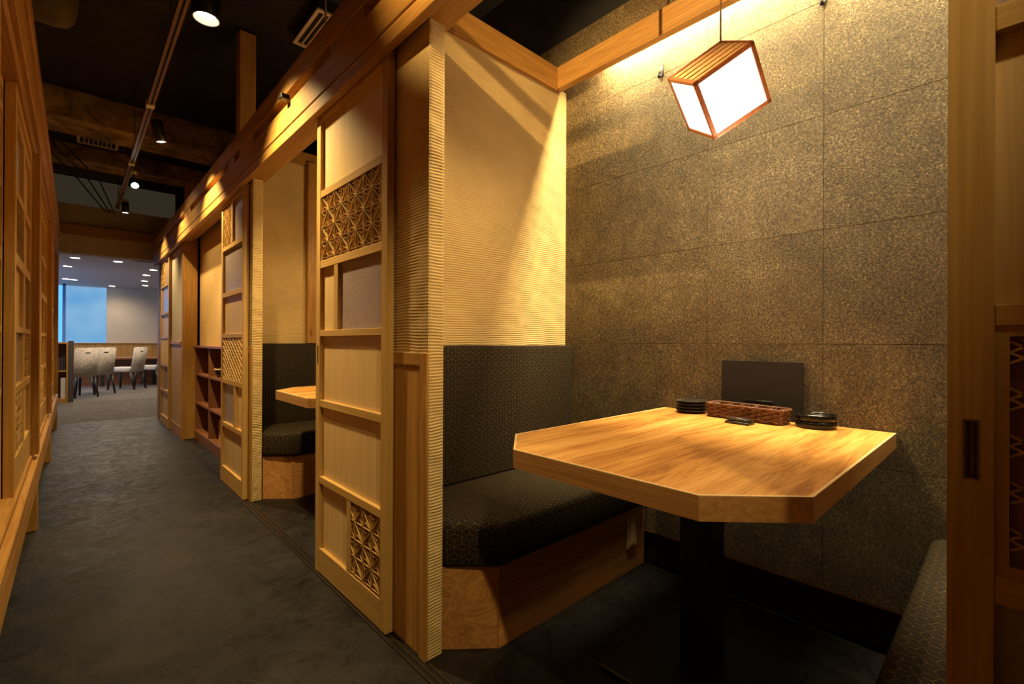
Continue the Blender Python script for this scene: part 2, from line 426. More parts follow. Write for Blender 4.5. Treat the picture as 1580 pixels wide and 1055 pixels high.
# felt covered rear wall, built of square felt panels
wb = struct('wall_back', MB().box(XB+.006, XB+.1, -2.0, 7.75, .152, 3.1), black_m, label='brown fibre felt wall at the back of the booths', cat='wall')
pm = {}
for y0 in [-.784+.410*k for k in range(15)]:
    if y0 > 4: break
    for z0 in (.152, .60, 1.0, 1.40, 1.80, 2.20):
        z1 = {.152: .60, 2.20: 2.62}.get(z0, z0+.40)
        k = round(z1-z0, 3)
        if k not in pm:
            g = .0004
            o = obj('panel', MB().bbox(0, .0065, g, .410-g, g, k-g, .0008), felt_m); C.objects.unlink(o); pm[k] = o.data
        o = bpy.data.objects.new('panel', pm[k]); C.objects.link(o); o.parent = wb; o.location = (XB-.0005, y0, z0)
struct('baseboard_back', MB().box(XB+.03, XB+.1, -2.0, 7.75, 0, .152), black_m, label='black recessed kick space under the felt wall', cat='baseboard')
obj('lip', MB().box(XB, XB+.05, -2.0, 3.9, .146, .152), sugi[1], bpy.data.objects['baseboard_back'])

# combed plaster as real ridges
def ridged(u0, u1, z0, z1, place, nu, amp, pitch=.0100, seed=0, dz=.0024, wob=.004):
    rows = int((z1-z0)/dz)+1; vs = []; fs = []
    ph = [random.Random(seed).uniform(0, 6.28) for _ in range(6)]
    for j in range(rows+1):
        z = z0+(z1-z0)*j/rows
        for i in range(nu+1):
            u = u0+(u1-u0)*i/nu
            zz = z + wob*(.6*math.sin(u*11+ph[0]+.9*math.sin(z*5+ph[3])) + .4*math.sin(u*41+ph[1]+z*9) + .25*math.sin(u*97+ph[2]+z*31))
            hgt = amp*(abs(math.sin(PI*zz/pitch))**.8) * (.75+.25*math.sin(z*57+u*33+ph[4])*math.sin(z*23+ph[5]))
            if i in (0, nu) or j in (0, rows): hgt = 0
            vs.append(place(u, z, hgt))
    for j in range(rows):
        for i in range(nu):
            a = j*(nu+1)+i; fs.append((a, a+1, a+nu+2, a+nu+1))
    return vs, fs
YM = 1.615
def partition(dy, far):
    """cross partition with combed plaster, wood beam on top, and the front wing wall"""
    t = thing('wall_partition', ['combed cream plaster partition behind the nearest booth bench', 'combed cream plaster partition in the second booth, seen between the doors'][far], 'wall', (0, dy, 0), kind='structure')
    mb = MB().box(.86, XB-.002, YM, YM+.05, 0, 2.36)
    obj('core', MB().v and mb or mb, plast, t).location = (0, 0, 0)
    return t
def rel(o): return o
parts1 = thing('wall_partition', 'combed cream plaster partition and wing beside the nearest booth bench', 'wall', (0, 0, 0), kind='structure')
obj('core', MB().box(.862, XB, YM+.006, YM+.05, 0, 2.33), plast, parts1)
vs, fs = ridged(.862, XB, .95, 2.31, lambda u, z, h: (u, YM+.0038-h, z), 34, .0048, seed=1, dz=.0019)
obj('plaster_face', MB().add(vs, fs, True), plast, parts1)
# wing wall
obj('wing_core', MB().box(.812, .866, 1.249, 2.015, 0, 2.12), plast, parts1)
vs, fs = ridged(.809, .867, 0.0, 2.12, lambda u, z, h: (u, 1.2485-h, z), 10, .0052, seed=2, dz=.0019, wob=.0022)
obj('end_face', MB().add(vs, fs, True), plast, parts1)
vs, fs = ridged(1.2485, 2.015, .96, 2.12, lambda u, z, h: (.8115-h, u, z), 24, .0042, seed=3, dz=.002)
obj('corridor_face', MB().add(vs, [f[::-1] for f in fs], True), plast, parts1)
wing_w = thing('wainscot', 'amber cedar wainscot on the wing wall beside the nearest door', 'wainscot', (.8, 1.3, 0))
def wainscot(t, y0, y1, ztop=.967, x=.800, xw=.8105):
    obj('stile', MB().bbox(x, xw, y0, y0+.040, 0, ztop, .0015), sugi[2], t)
    obj('stile', MB().bbox(x, xw, y1-.040, y1, 0, ztop, .0015), sugi[2], t)
    obj('cap_rail', MB().bbox(x, xw, y0+.040, y1-.040, ztop-.042, ztop, .0015), sugi[1], t)
    n = 6; w_ = (y1-y0-.08)/n
    for k in range(n): obj('plank', MB().bbox(x+.006, xw, y0+.04+k*w_+.0006, y0+.04+(k+1)*w_-.0006, 0.0, ztop-.042, .0015), sugi[2], t)
wainscot(wing_w, 1.243, 2.015)
# partition copies: second booth, and the near side one at the right edge
parts2 = copy_tree(parts1, (0, DY, 0), label='combed cream plaster partition of the second booth, behind the middle sliding door')
w2 = copy_tree(wing_w, (0, DY, 0), label='cedar wainscot on the wing wall behind the middle sliding door')
pr_ = thing('wall_partition', 'plaster partition at the near right side behind the open sliding door', 'wall', (0, 0, 0), kind='structure')
obj('core', MB().box(.862, XB, -.385, -.335, 0, 2.33), plast, pr_)
obj('wing_core', MB().box(.812, .866, -.77, .035, 0, 2.12), plast, pr_)
obj('corner_post', MB().bbox(1.255, 1.315, YM+DY-.055, YM+DY-.002, 0.99, 2.33, .002), sugi[2], parts2)

# beams over the partitions (trim)
def beam_x(label, y, z0, z1, x0=.88, x1=1.852):
    o = struct('trim_%d' % beam_x.k, MB().bbox(x0, x1, y, y+.09, z0, z1, .0015), sugi[0], label=label, cat='beam'); beam_x.k += 1; return o
beam_x.k = 1
beam_x('amber wood beam capping the plaster partition of the nearest booth', 1.598, 2.303, 2.422, x1=1.81)
beam_x('amber wood beam capping the partition of the second booth', YM+DY-.02-.0, 2.315, 2.405, x1=1.81)
beam_x('amber wood beam capping the partition at the near right', -.43, 2.303, 2.422, x1=1.81)
struct('trim_4', MB().bbox(1.811, 1.850, -.43, 7.2, 2.310, 2.422, .0015), sugi[1], label='long amber wood beam hiding the light strip along the felt wall', cat='beam')
led = obj('light_strip', MB().box(1.866, 1.878, -.4, 1.59, 2.408, 2.418), led_e); tag(led, 'warm glowing light strip hidden behind the long rear beam', 'light')

# head beam along the corridor
hb = thing('trim_5', 'long amber wood head beam over the sliding doors along the right side of the corridor', 'beam', (.8, 4, 2.0), kind='structure')
obj('top_beam', MB().bbox(.735, .90, -.8, 7.62, 2.19, 2.292, .002), sugi[1], hb)
obj('fascia', MB().bbox(.740, .776, -.8, 7.62, 2.031, 2.142, .002), sugi[1], hb)
obj('core', MB().box(.776, .885, -.8, 7.62, 2.052, 2.19), sugi[1], hb)
obj('lower_rail', MB().bbox(.743, .772, -.8, 7.62, 1.974, 2.027, .0015), sugi[1], hb)
obj('back_rail', MB().bbox(.806, .885, -.8, 7.62, 2.020, 2.052, .0015), sugi[1], hb)
for y0, y1 in ((-.42, -.12), (1.56, 1.862), (2.96, 3.27), (3.40, 3.56), (4.95, 5.25), (6.35, 6.65)):
    obj('block', MB().bbox(.741, .776, y0, y1, 2.142, 2.19, .001), sugi[1], hb)
o = obj('bracket', MB().bbox(.700, .7395, 2.335, 2.375, 2.145, 2.170, .003), metal_blk); tag(o, 'small black sensor box fixed on the corridor head beam', 'sensor')
# posts rising above the head beam
def post(label, x0, x1, y0, y1, z0, z1, name='wood_post'):
    o = obj(name, MB().bbox(x0, x1, y0, y1, z0, z1, .004), sugi[2], at=(x0, y0, z0)); tag(o, label, 'post'); return o
post('tall amber wood post rising above the head beam to the black ceiling', .791, .891, 3.5, 3.594, 2.292, 3.075)
post('short amber wood post rising from the far half of the head beam', .822, .91, 5.75, 5.84, 2.292, 2.62)
# floor track
ft = thing('trim_6', 'dark metal door track let into the floor below the sliding doors', 'door track', (.79, 3, 0), kind='structure')
obj('channel', MB().box(.762, .812, -.6, 7.6, 0, .0025), metal_blk, ft)
for x in (.766, .786, .806): obj('rib', MB().box(x-.0022, x+.0022, -.6, 7.6, .0025, .006), track_floor, ft)

# ------------------------------------------------------------------ kumiko lattices
def clip(p, q, u0, u1, v0, v1):
    t0, t1 = 0., 1.; dx, dy = q[0]-p[0], q[1]-p[1]
    for a, b in ((-dx, p[0]-u0), (dx, u1-p[0]), (-dy, p[1]-v0), (dy, v1-p[1])):
        if abs(a) < 1e-12:
            if b < 0: return None
        else:
            t = b/a
            if a < 0: t0 = max(t0, t)
            else: t1 = min(t1, t)
    if t1-t0 < 1e-4: return None
    return (p[0]+dx*t0, p[1]+dy*t0), (p[0]+dx*t1, p[1]+dy*t1)
def seg_boxes(segs, rect, place, wdt, d0, d1):
    """strips in the (u,v) plane; place(u,v,d) -> xyz"""
    mb = MB()
    for si, sg in enumerate(segs):
        p, q = sg[0], sg[1]; ww = sg[2] if len(sg) > 2 else wdt; dd = (sg[3] if len(sg) > 3 else 0)+(si % 7)*.00017
        c = clip(p, q, *rect)
        if not c: continue
        p, q = c; L = math.hypot(q[0]-p[0], q[1]-p[1])
        if L < .002: continue
        nx, ny = -(q[1]-p[1])/L*ww/2, (q[0]-p[0])/L*ww/2
        vs = [place(*a, d) for d in (d0+dd, d1) for a in ((p[0]+nx, p[1]+ny), (p[0]-nx, p[1]-ny), (q[0]-nx, q[1]-ny), (q[0]+nx, q[1]+ny))]
        mb.add(vs, [(0, 1, 2, 3), (7, 6, 5, 4), (0, 4, 5, 1), (1, 5, 6, 2), (2, 6, 7, 3), (3, 7, 4, 0)])
    return mb
def asanoha_segs(u0, u1, v0, v1, a):
    """square hemp-leaf kumiko: stars on a centred grid, each corner triangle filled with three spokes from its incentre"""
    segs = []; h = a/2; k = h*(2-math.sqrt(2))/2
    for i in range(-1, int((u1-u0)/a)+2):
        for j in range(-1, int((v1-v0)/a)+2):
            for o in (0, 1):
                cx = u0+.012+(i+.5+.5*o)*a; cy = v0+.03+(j+.5*o)*a       # small node, centre of a diamond of four stars
                st = [(cx+h, cy), (cx, cy+h), (cx-h, cy), (cx, cy-h)]
                for q in range(4):
                    p, n = st[q], st[(q+1) % 4]
                    sx, sy = ((1, 1), (-1, 1), (-1, -1), (1, -1))[q]
                    e = (cx+sx*k, cy+sy*k)
                    segs.append(((cx, cy), p, .0018))
                    if q < 2: segs.append((p, n, .0021))
                    segs.append((p, e, .0015, .002)); segs.append((n, e, .0015, .002)); segs.append(((cx, cy), e, .0017, .001))
    return segs
def weave_segs(u0, u1, v0, v1, cu, cv, wd):
    segs = []; n = int((u1-u0)/cu)+int((v1-v0)/cv)+3
    for k in range(-n, n+1):
        b = v0+k*cv; L = (u1-u0)
        segs.append(((u0, b), (u1, b+L/cu*cv), wd)); segs.append(((u0, b), (u1, b-L/cu*cv), wd*.8, .0025))
    return segs
def chevron_segs(u0, u1, v0, v1):
    segs = []; per = .0535; hw = .040; am = .0235
    for k in range(0, int((v1-v0)/per)+1):
        zb = v0+.018+k*per
        for j in range(3):
            z = zb+j*.0125; u = u0; up = 1
            while u < u1:
                for s_ in (1, -1):
                    if (j == 2 and s_ < 0 and False): continue
                    za, zb2 = (z, z+s_*am*(.95 if j else .95)) if up > 0 else (z+s_*am*.95, z)
                    if (j == 0 and s_ > 0) or (j == 2 and s_ < 0) or j == 1 or (j == 0 and s_ < 0 and False): segs.append(((u, za), (u+hw, zb2), .0028))
                u += hw; up = -up
    return segs

# ------------------------------------------------------------------ sliding door leaf
def door_leaf(idx, label, xf_, sgn, y0, y1, zb, zt, rows, st=.040, th=.028, pull=None, scale_a=.133, edge_st=None, nm=None):
    """xf_: X of the corridor face, sgn=+1 when the leaf lies towards +X behind its face. rows: (z0,z1,[(frac0,frac1,kind)...]) with
    fractions running from the FAR side (y1) to the near side (y0); rails fill the gaps."""
    X = lambda d: xf_+sgn*d
    t = thing(nm or 'door_%d' % idx, label, 'sliding door', (X(th/2), (y0+y1)/2, zb), kind='structure')
    # stiles
    for k, (a, b) in enumerate(((y0, y0+st), (y1-st, y1))):
        if pull and pull[0] == k:
            _, pz0, pz1, pw = pull; c = (a+b)/2-.001; mb = MB()
            mb.box(X(0), X(th), a, b, zb, pz0).box(X(0), X(th), a, b, pz1, zt)
            mb.box(X(0), X(th), a, c-pw/2, pz0, pz1).box(X(0), X(th), c+pw/2, b, pz0, pz1).box(X(.009), X(th), c-pw/2, c+pw/2, pz0, pz1)
            s_ = obj('stile', mb, pale[2], t)
            # recessed finger pull: rim frame + sunken dish
            hb_ = MB(); r = .0022
            for q in ((c-pw/2, c-pw/2+r, pz0, pz1), (c+pw/2-r, c+pw/2, pz0, pz1), (c-pw/2+r, c+pw/2-r, pz0, pz0+r), (c-pw/2+r, c+pw/2-r, pz1-r, pz1)):
                hb_.box(X(-.0008), X(.008), *q)
            nseg = 8
            for i in range(nseg):
                ya = c-pw/2+r+(pw-2*r)*i/nseg; yb = c-pw/2+r+(pw-2*r)*(i+1)/nseg
                fa = 1-((i/nseg)*2-1)**2; fb = 1-(((i+1)/nseg)*2-1)**2
                hb_.add([(X(.002+.0055*fa), ya, pz0+r), (X(.002+.0055*fb), yb, pz0+r), (X(.002+.0055*fb), yb, pz1-r), (X(.002+.0055*fa), ya, pz1-r)], [(0, 1, 2, 3)], True)
            obj('finger_pull', hb_, brass, s_)
        else:
            obj('stile', MB().bbox(X(0), X(th), a, b, zb, zt, .0012), pale[2], t)
    ya, yb = y0+st, y1-st
    zs = [zb]+[v for r in rows for v in r[:2]]+[zt]
    for k in range(0, len(zs), 2):
        obj('rail', MB().bbox(X(.001), X(th-.001), ya, yb, zs[k], zs[k+1], .0012), pale[1], t)
    W = yb-ya
    for z0, z1, cells in rows:
        prev = None
        for (f0, f1, kind) in cells:
            c1 = yb-f0*W; c0 = yb-f1*W
            if prev is not None: obj('mullion', MB().bbox(X(.002), X(th-.002), c1, prev, z0, z1, .001), pale[2], t)
            prev = c0
            if kind == 'board': obj('board', MB().box(X(.0155), X(.0205), c0, c1, z0, z1), board_m, t)
            elif kind == 'pane': obj('pane', MB().box(X(.0155), X(.0205), c0, c1, z0, z1), glass_m, t)
            elif kind == 'clear': obj('pane', MB().box(X(.0155), X(.0185), c0, c1, z0, z1), glass_m, t)
            else:
                obj('backing', MB().box(X(.0165), X(.0245), c0, c1, z0, z1), sugi[2] if kind != 'chev' else darkw[2], t)
                place = lambda u, v, d: (X(.004+d), u, v)
                rect = (c0, c1, z0, z1)
                if kind == 'asa': mb = seg_boxes(asanoha_segs(c0, c1, z0-.02, z1+.02, scale_a), rect, place, .0022, -.001, .0085)
                elif kind == 'weave': mb = seg_boxes(weave_segs(c0, c1, z0, z1, .072, .042, .0125), rect, place, .01, -.001, .0115)
                elif kind == 'chev':
                    fb = .012; mb2 = MB()
                    for q in ((c0, c0+fb, z0, z1), (c1-fb, c1, z0, z1), (c0+fb, c1-fb, z0, z0+fb), (c0+fb, c1-fb, z1-fb, z1)): mb2.box(X(.004), X(.0225), *q)
                    obj('inner_frame', mb2, pale[2], t)
                    place2 = lambda u, v, d: (X(.008+d), (c0+c1)-u, v)
                    rect = (c0+fb, c1-fb, z0+fb, z1-fb)
                    mb = seg_boxes(chevron_segs(c0+fb, c1-fb, z0+fb, z1-fb), rect, place2, .0028, 0, .006)
                else: mb = seg_boxes(asanoha_segs(c0, c1, z0-.02, z1+.02, .075), rect, place, .002, 0, .0175)
                obj('lattice', mb, pale[2], t, kind='stuff')
    return t
FULL = lambda k: [(0, 1, k)]
door_leaf(1, 'tall cedar sliding door nearest the camera with hemp-leaf lattices above and bottom right', .774, 1, 1.449, 2.083, 0.006, 2.0, [
    (.110, .390, [(0, .50, 'board'), (.56, 1, 'asa')]),
    (.420, .720, FULL('board')), (.750, 1.024, FULL('board')),
    (1.050, 1.318, [(0, .26, 'board'), (.33, 1, 'pane')]),
    (1.350, 1.622, FULL('asa')), (1.652, 1.955, FULL('board'))], pull=(1, .905, .985, .011))
door_leaf(2, 'middle sliding door with woven lattice band and mauve panes', .774, 1, 3.290, 3.905, .006, 2.0, [
    (.115, .398, FULL('board')), (.430, .705, [(0, .60, 'pane'), (.68, 1, 'board')]),
    (.738, 1.025, FULL('weave')), (1.052, 1.312, FULL('board')),
    (1.345, 1.640, FULL('pane')), (1.670, 1.952, [(0, .44, 'asa'), (.50, 1, 'pane')])], scale_a=.10)
door_leaf(3, 'far sliding door at the end of the corridor catching blue window light', .774, 1, 6.49, 7.18, .006, 2.0, [
    (.115, .398, FULL('board')), (.430, .705, [(0, .35, 'board'), (.42, 1, 'pane')]),
    (.738, 1.025, FULL('weave')), (1.052, 1.312, FULL('board')),
    (1.345, 1.640, FULL('clear')), (1.670, 1.952, [(0, .44, 'asa'), (.50, 1, 'pane')])])
door_leaf(4, 'open sliding door at the right edge of the frame with recessed finger pull', .774, 1, -.575, .052, .006, 2.0, [
    (.110, .390, [(0, .50, 'board'), (.56, 1, 'asa')]),
    (.420, .702, FULL('pane')), (.735, 1.022, FULL('chev')), (1.047, 1.362, FULL('board')),
    (1.392, 1.662, FULL('pane')), (1.69, 1.955, FULL('board'))], pull=(1, .841, .912, .0145))

# ------------------------------------------------------------------ benches
def bench(label_b, mirror=False, back=True):
    """upholstered booth bench on a veneered plinth; built for the far side, mirrored about the table axis for the near one"""
    YC = .64
    fy = (lambda y: 2*YC-y) if mirror else (lambda y: y)
    base_y = fy(1.2)
    t = thing('booth_bench', label_b, 'bench', (1.38, base_y, 0))
    def P(poly): return [(x, fy(y)) for x, y in poly]
    plinth = [(.878, 1.60), (.878, 1.263), (1.015, 1.147), (1.015, 1.60)]
    obj('base_corner', MB().prism(P(plinth), 0, .268), sycam[0], t)
    obj('base_front', MB().box(1.0155, XB-.003, fy(1.142), fy(1.60), 0, .268), sycam[0], t)
    poly = [(.868, 1.565), (.868, 1.245), (1.005, 1.118), (XB-.004, 1.118), (XB-.004, 1.565)]
    obj('seat_cushion', MB().prism(P(poly), .2685, .424, .028, 4), cloth_m, t, uv=True)
    mb = MB()
    bm = bmesh.new(); bmesh.ops.create_cube(bm, size=1)
    bmesh.ops.scale(bm, vec=(XB-.004-.868, .050, .575), verts=bm.verts)
    bmesh.ops.bevel(bm, geom=list(bm.edges), offset=.012, segments=3, affect='EDGES', profile=.5)
    bmesh.ops.translate(bm, vec=((XB-.004+.868)/2, fy(1.588), .4135+.575/2), verts=bm.verts)
    mb.frombm(bm, True)
    obj('backrest', mb, cloth_m, t, uv=True)
    return t
b1 = bench('dark gold-patterned booth bench left of the near table, under cream plaster wall')
copy_tree(b1, (0, DY, 0), label='dark patterned booth bench in the second booth between the two doors')
bench('dark patterned bench seat at the bottom right corner beside the open door', mirror=True)
# socket plate on the bench base
sw = thing('switch_plate', 'small beige socket plate on the wooden bench base', 'socket', (1.79, 1.142, .165))
obj('plate', MB().bbox(1.755, 1.832, 1.1352, 1.1418, .103, .226, .002), switch_m, sw)
obj('cover', MB().bbox(1.779, 1.808, 1.1335, 1.1352, .118, .211, .0008), rim_m, sw)

# ------------------------------------------------------------------ tables
def table(label, cx=1.373, yc=.6415):
    t = thing('booth_table', label, 'table', (1.40, yc, 0))
    x0, x1, y0, y1, c = .842, XB-.008, .245, 1.038, .147
    def oct_(i): # only the corridor-side corners are cut
        return [(x0+i, y0+c+i*.41), (x0+c+i*.41, y0+i), (x1-i*.0, y0+i), (x1-i*.0, y1-i), (x0+c+i*.41, y1-i), (x0+i, y1-c-i*.41)]
    zt = .720
    inner = oct_(.006); outer = oct_(0)
    obj('tabletop', MB().prism(inner, zt-.040, zt), table_m, t)
    # edge banding: five apron faces + light rim
    n = len(outer)
    for k in range(n):
        a, b = outer[k], outer[(k+1) % n]; ai, bi = inner[k], inner[(k+1) % n]
        if a[0] > x1-.01 and b[0] > x1-.01: continue
        mb = MB(); z0, z1 = zt-.048, zt+.0003
        mb.add([(*a, z0), (*b, z0), (*bi, z0), (*ai, z0), (*a, z1-.0015), (*b, z1-.0015), (*bi, z1-.0015), (*ai, z1-.0015)],
               [(0, 3, 2, 1), (4, 5, 6, 7), (0, 1, 5, 4), (1, 2, 6, 5), (2, 3, 7, 6), (3, 0, 4, 7)])
        o = obj('edge', mb, edge_m if abs(a[1]-b[1]) < .01 else edge_y, t)
        mb = MB(); z0 = z1-.0015
        mb.add([(*a, z0), (*b, z0), (*bi, z0), (*ai, z0), (*a, z1), (*b, z1), (*bi, z1), (*ai, z1)],
               [(0, 3, 2, 1), (4, 5, 6, 7), (0, 1, 5, 4), (1, 2, 6, 5), (2, 3, 7, 6), (3, 0, 4, 7)])
        obj('edge_band', mb, rim_m, t)
    obj('mount_plate', MB().bbox(1.25, 1.55, yc-.15, yc+.15, .664, .6795, .002), metal_blk, t)
    cxx, h = COLX, COLS/2
    obj('column', MB().bbox(cxx-h, cxx+h, yc-h, yc+h, .016, .664, .002), metal_blk, t)
    obj('base_plate', MB().prism([(1.18, yc-.225), (1.62, yc-.225), (1.62, yc+.225), (1.18, yc+.225)], 0, .016, .005, 2, smooth=False), metal_blk, t)
    return t
COLX, COLS = 1.40, .095
t1 = table('wooden booth table with cut corners on a black square column in the nearest booth')
copy_tree(t1, (0, DY, 0), label='wooden booth table corner showing behind the nearest sliding door')

# --- things on the near table
ZT = .7203
YCt = .6415
# plates
pcx, pcy = 1.836, .888
def plate(z, first):
    prof = [(0, .002), (.036, .002), (.038, 0), (.044, 0), (.054, .006), (.060, .0118), (.0612, .0128), (.0600, .0135), (.050, .0085), (.040, .0062), (0, .0060)]
    return MB().lathe(prof, (pcx, pcy, z), 40)
labs = ['lowest small black plate of the stack at the left on the table', 'second black plate from the bottom of the stack on the table',
        'third black plate from the bottom of the stack on the table', 'topmost black plate of the stack, dotted rim']
for k in range(4):
    z = ZT+k*.0122
    o = obj('small_plate', plate(z, 0), dark_plate, at=(pcx, pcy, z)); tag(o, labs[k], 'plate', 'small black plates stacked on the near table')
    if k == 3:
        mb = MB()
        for i in range(26):
            a = math.radians(75+i*4.6); r = .050 + .0035*(i % 2)
            mb.lathe([(0.0011, 0), (.0011, .0006), (0, .0008)], (pcx+r*math.cos(a), pcy+r*math.sin(a), z+.0085+.0017*(i % 2)), 6)
        obj('rim_dots', mb, book_w, o, kind='stuff')
# wicker basket
bk = thing('wicker_basket', 'long brown wicker cutlery basket in the middle of the table edge', 'basket', (1.812, .665, ZT))
bw, bl, bh = .042, .140, .050
def rr(s, w_, l_, r_=.018):
    # point along rounded rectangle perimeter, s in 0..1
    pts = []
    for (cx_, cy_, a0) in ((w_-r_, l_-r_, 0), (-w_+r_, l_-r_, 90), (-w_+r_, -l_+r_, 180), (w_-r_, -l_+r_, 270)):
        for k in range(5): a = math.radians(a0+k*22.5); pts.append((cx_+r_*math.cos(a), cy_+r_*math.sin(a)))
    pts.append(pts[0]); Ls = [0]
    for a, b in zip(pts, pts[1:]): Ls.append(Ls[-1]+math.dist(a, b))
    d = (s % 1)*Ls[-1]
    for i in range(len(pts)-1):
        if Ls[i+1] >= d:
            f = (d-Ls[i])/(Ls[i+1]-Ls[i]+1e-9); x = pts[i][0]+(pts[i+1][0]-pts[i][0])*f; y = pts[i][1]+(pts[i+1][1]-pts[i][1])*f
            tx, ty = pts[i+1][0]-pts[i][0], pts[i+1][1]-pts[i][1]; q = math.hypot(tx, ty)+1e-9
            return x, y, ty/q, -tx/q
    return pts[0][0], pts[0][1], 1, 0
bang = math.radians(-7.0); BM = Matrix.Translation((1.812, .665, ZT)) @ Matrix.Rotation(bang, 4, 'Z')
nst = 28; rows_ = 6
mb = MB()
for r in range(rows_):
    z = .005+r*(bh-.010)/(rows_-1); wv = bw-.004+.004*r/(rows_-1); lv = bl-.004+.004*r/(rows_-1); pts = []
    for i in range(nst*4):
        s_ = i/(nst*4); x, y, nx, ny = rr(s_, wv, lv); off = .0034*math.sin(PI*(s_*nst)+PI*r); pts.append((x+nx*off, y+ny*off, z))
    mb.tube(pts, .0034, 6, closed=True)
obj('weave', mb.xf(BM), wick_m, bk, kind='stuff')
mb = MB()
for i in range(nst):
    x, y, nx, ny = rr((i+.5)/nst, bw-.002, bl-.002); mb.tube([(x, y, .002), (x, y, bh-.002)], .0014, 5)
obj('stakes', mb.xf(BM), wick_m, bk, kind='stuff')
for ph in (0, 1):
    mb = MB(); pts = []
    for i in range(240):
        s_ = i/240; x, y, nx, ny = rr(s_, bw+.001, bl+.001); a = 2*PI*s_*46+ph*PI; pts.append((x+nx*.0022*math.cos(a), y+ny*.0022*math.cos(a), bh+.0022*math.sin(a)))
    obj('rim', mb.tube(pts, .003, 6, closed=True).xf(BM), wick_m, bk)
obj('bottom', MB().box(-bw+.004, bw-.004, -bl+.004, bl-.004, .0012, .0035).xf(BM), wick_m, bk)
# call button
cb = thing('call_button', 'small black table call button in front of the basket', 'call button', (1.705, .648, ZT))
CM = Matrix.Translation((1.705, .648, ZT)) @ Matrix.Rotation(math.radians(-6), 4, 'Z')
obj('base', MB().bbox(-.027, .027, -.041, .041, 0, .009, .003, 2).xf(CM), dark_plate, cb)
obj('key', MB().bbox(-.023, .023, -.037, .037, .011, .019, .003, 2).xf(CM), dark_plate, cb)
obj('neck', MB().box(-.018, .018, -.03, .03, .009, .011).xf(CM), gloss_blk, cb)
obj('print', MB().box(-.006, -.003, -.010, .010, .0190, .0193).xf(CM), book_w, cb)
# menus
mn = thing('menu_folder', 'dark brown linen menu folder standing against the felt wall', 'menu', (1.888, .643, ZT))
TM = Matrix.Translation((1.880, .6425, ZT)) @ Matrix.Rotation(math.radians(2.0), 4, 'Y')
obj('cover', MB().bbox(-.006, -.0035, -.142, .142, 0, .215, .0006).xf(TM), menu_m, mn)
obj('pages', MB().box(-.0035, .0035, -.138, .140, .002, .212).xf(TM), book_dark, mn)
obj('back_cover', MB().bbox(.0035, .006, -.142, .142, 0, .215, .0006).xf(TM), menu_m, mn)
hl = thing('menu_holder', 'black metal holder loop in front of the menu folder, behind the basket', 'holder', (1.862, .64, ZT))
mb = MB().tube([(1.866, .700, ZT+.003), (1.866, .698, ZT+.060), (1.866, .690, ZT+.067), (1.866, .594, ZT+.067), (1.866, .586, ZT+.060), (1.866, .584, ZT+.003)], .0022, 8)
obj('loop', mb, gloss_blk, hl)
obj('lip', MB().bbox(1.8645, 1.8675, .592, .692, ZT+.054, ZT+.066, .0008), gloss_blk, hl)
obj('foot', MB().bbox(1.8600, 1.8705, .575, .709, ZT, ZT+.003, .0008), gloss_blk, hl)
# ashtrays
ac = (1.822, .447)
def ashtray(z, top):
    mb = MB(); n = 48; prof = [(0, .003), (.050, .003), (.052, 0), (.057, .001), (.0595, .005), (.0600, .0205), (.0585, .0225), (.0555, .0225), (.0535, .0190), (.0510, .008), (0, .0065)]
    vs = []; fs = []
    for j, (r, zz) in enumerate(prof):
        for k in range(n):
            a = 2*PI*k/n; dz = 0
            if zz > .017:
                for q in (0.5, 2.6, 4.7):
                    d = abs((a-q+PI) % (2*PI)-PI)
                    if d < .11 and r > .052: dz = -.005
            vs.append((ac[0]+r*math.cos(a), ac[1]+r*math.sin(a), z+zz+dz))
    for j in range(len(prof)-1):
        for k in range(n): fs.append((j*n+k, j*n+(k+1) % n, (j+1)*n+(k+1) % n, (j+1)*n+k))
    return mb.add(vs, fs, True)
for k in range(2):
    z = ZT+k*.0232
    o = obj('ashtray', ashtray(z, k), gloss_blk, at=(ac[0], ac[1], z))
    tag(o, ['lower glossy black ashtray of the pair at the right of the menu', 'upper glossy black ashtray with notched rim, stacked on another'][k], 'ashtray', 'black ashtrays stacked on the near table')

# ------------------------------------------------------------------ hanging cube lamp
A_ = .1925
def rot(a, b, c):
    return Matrix.Rotation(a, 3, 'Z') @ Matrix.Rotation(b, 3, 'X') @ Matrix.Rotation(c, 3, 'Y')
RL = rot(-.600, .566, -.678)
LC = Vector((1.497, .640, 1.8115))
LM = Matrix.Translation(LC) @ RL.to_4x4()
lp = thing('cube_lamp', 'glowing white cube lamp with slatted wooden top hung by one corner over the table', 'lamp', LC)
h = A_/2; e = .0125
def bars(axis):
    out = []
    for s1 in (-1, 1):
        for s2 in (-1, 1):
            mb = MB(); lo = [0]*3; hi = [0]*3; oth = [k for k in range(3) if k != axis]
            lo[axis], hi[axis] = -h, h
            for k, s_ in zip(oth, (s1, s2)): lo[k], hi[k] = (h-e, h) if s_ > 0 else (-h, -h+e)
            mb.bbox(lo[0], hi[0], lo[1], hi[1], lo[2], hi[2], .0012); out.append(mb)
    return out
for ax in range(3):
    for mb in bars(ax): obj('frame_bar', mb.xf(LM), lampw, lp)
q = h-.004
for nm_, bx in (('paper_face', (-q, -q+.001, -h+e, h-e, -h+e, h-e)), ('paper_face', (q-.001, q, -h+e, h-e, -h+e, h-e)),
               ('paper_face', (-h+e, h-e, -q, -q+.001, -h+e, h-e)), ('paper_face', (-h+e, h-e, q-.001, q, -h+e, h-e)),
               ('paper_face', (-h+e, h-e, -h+e, h-e, -q, -q+.001))):
    obj(nm_, MB().box(*bx).xf(LM), lamp_e, lp)
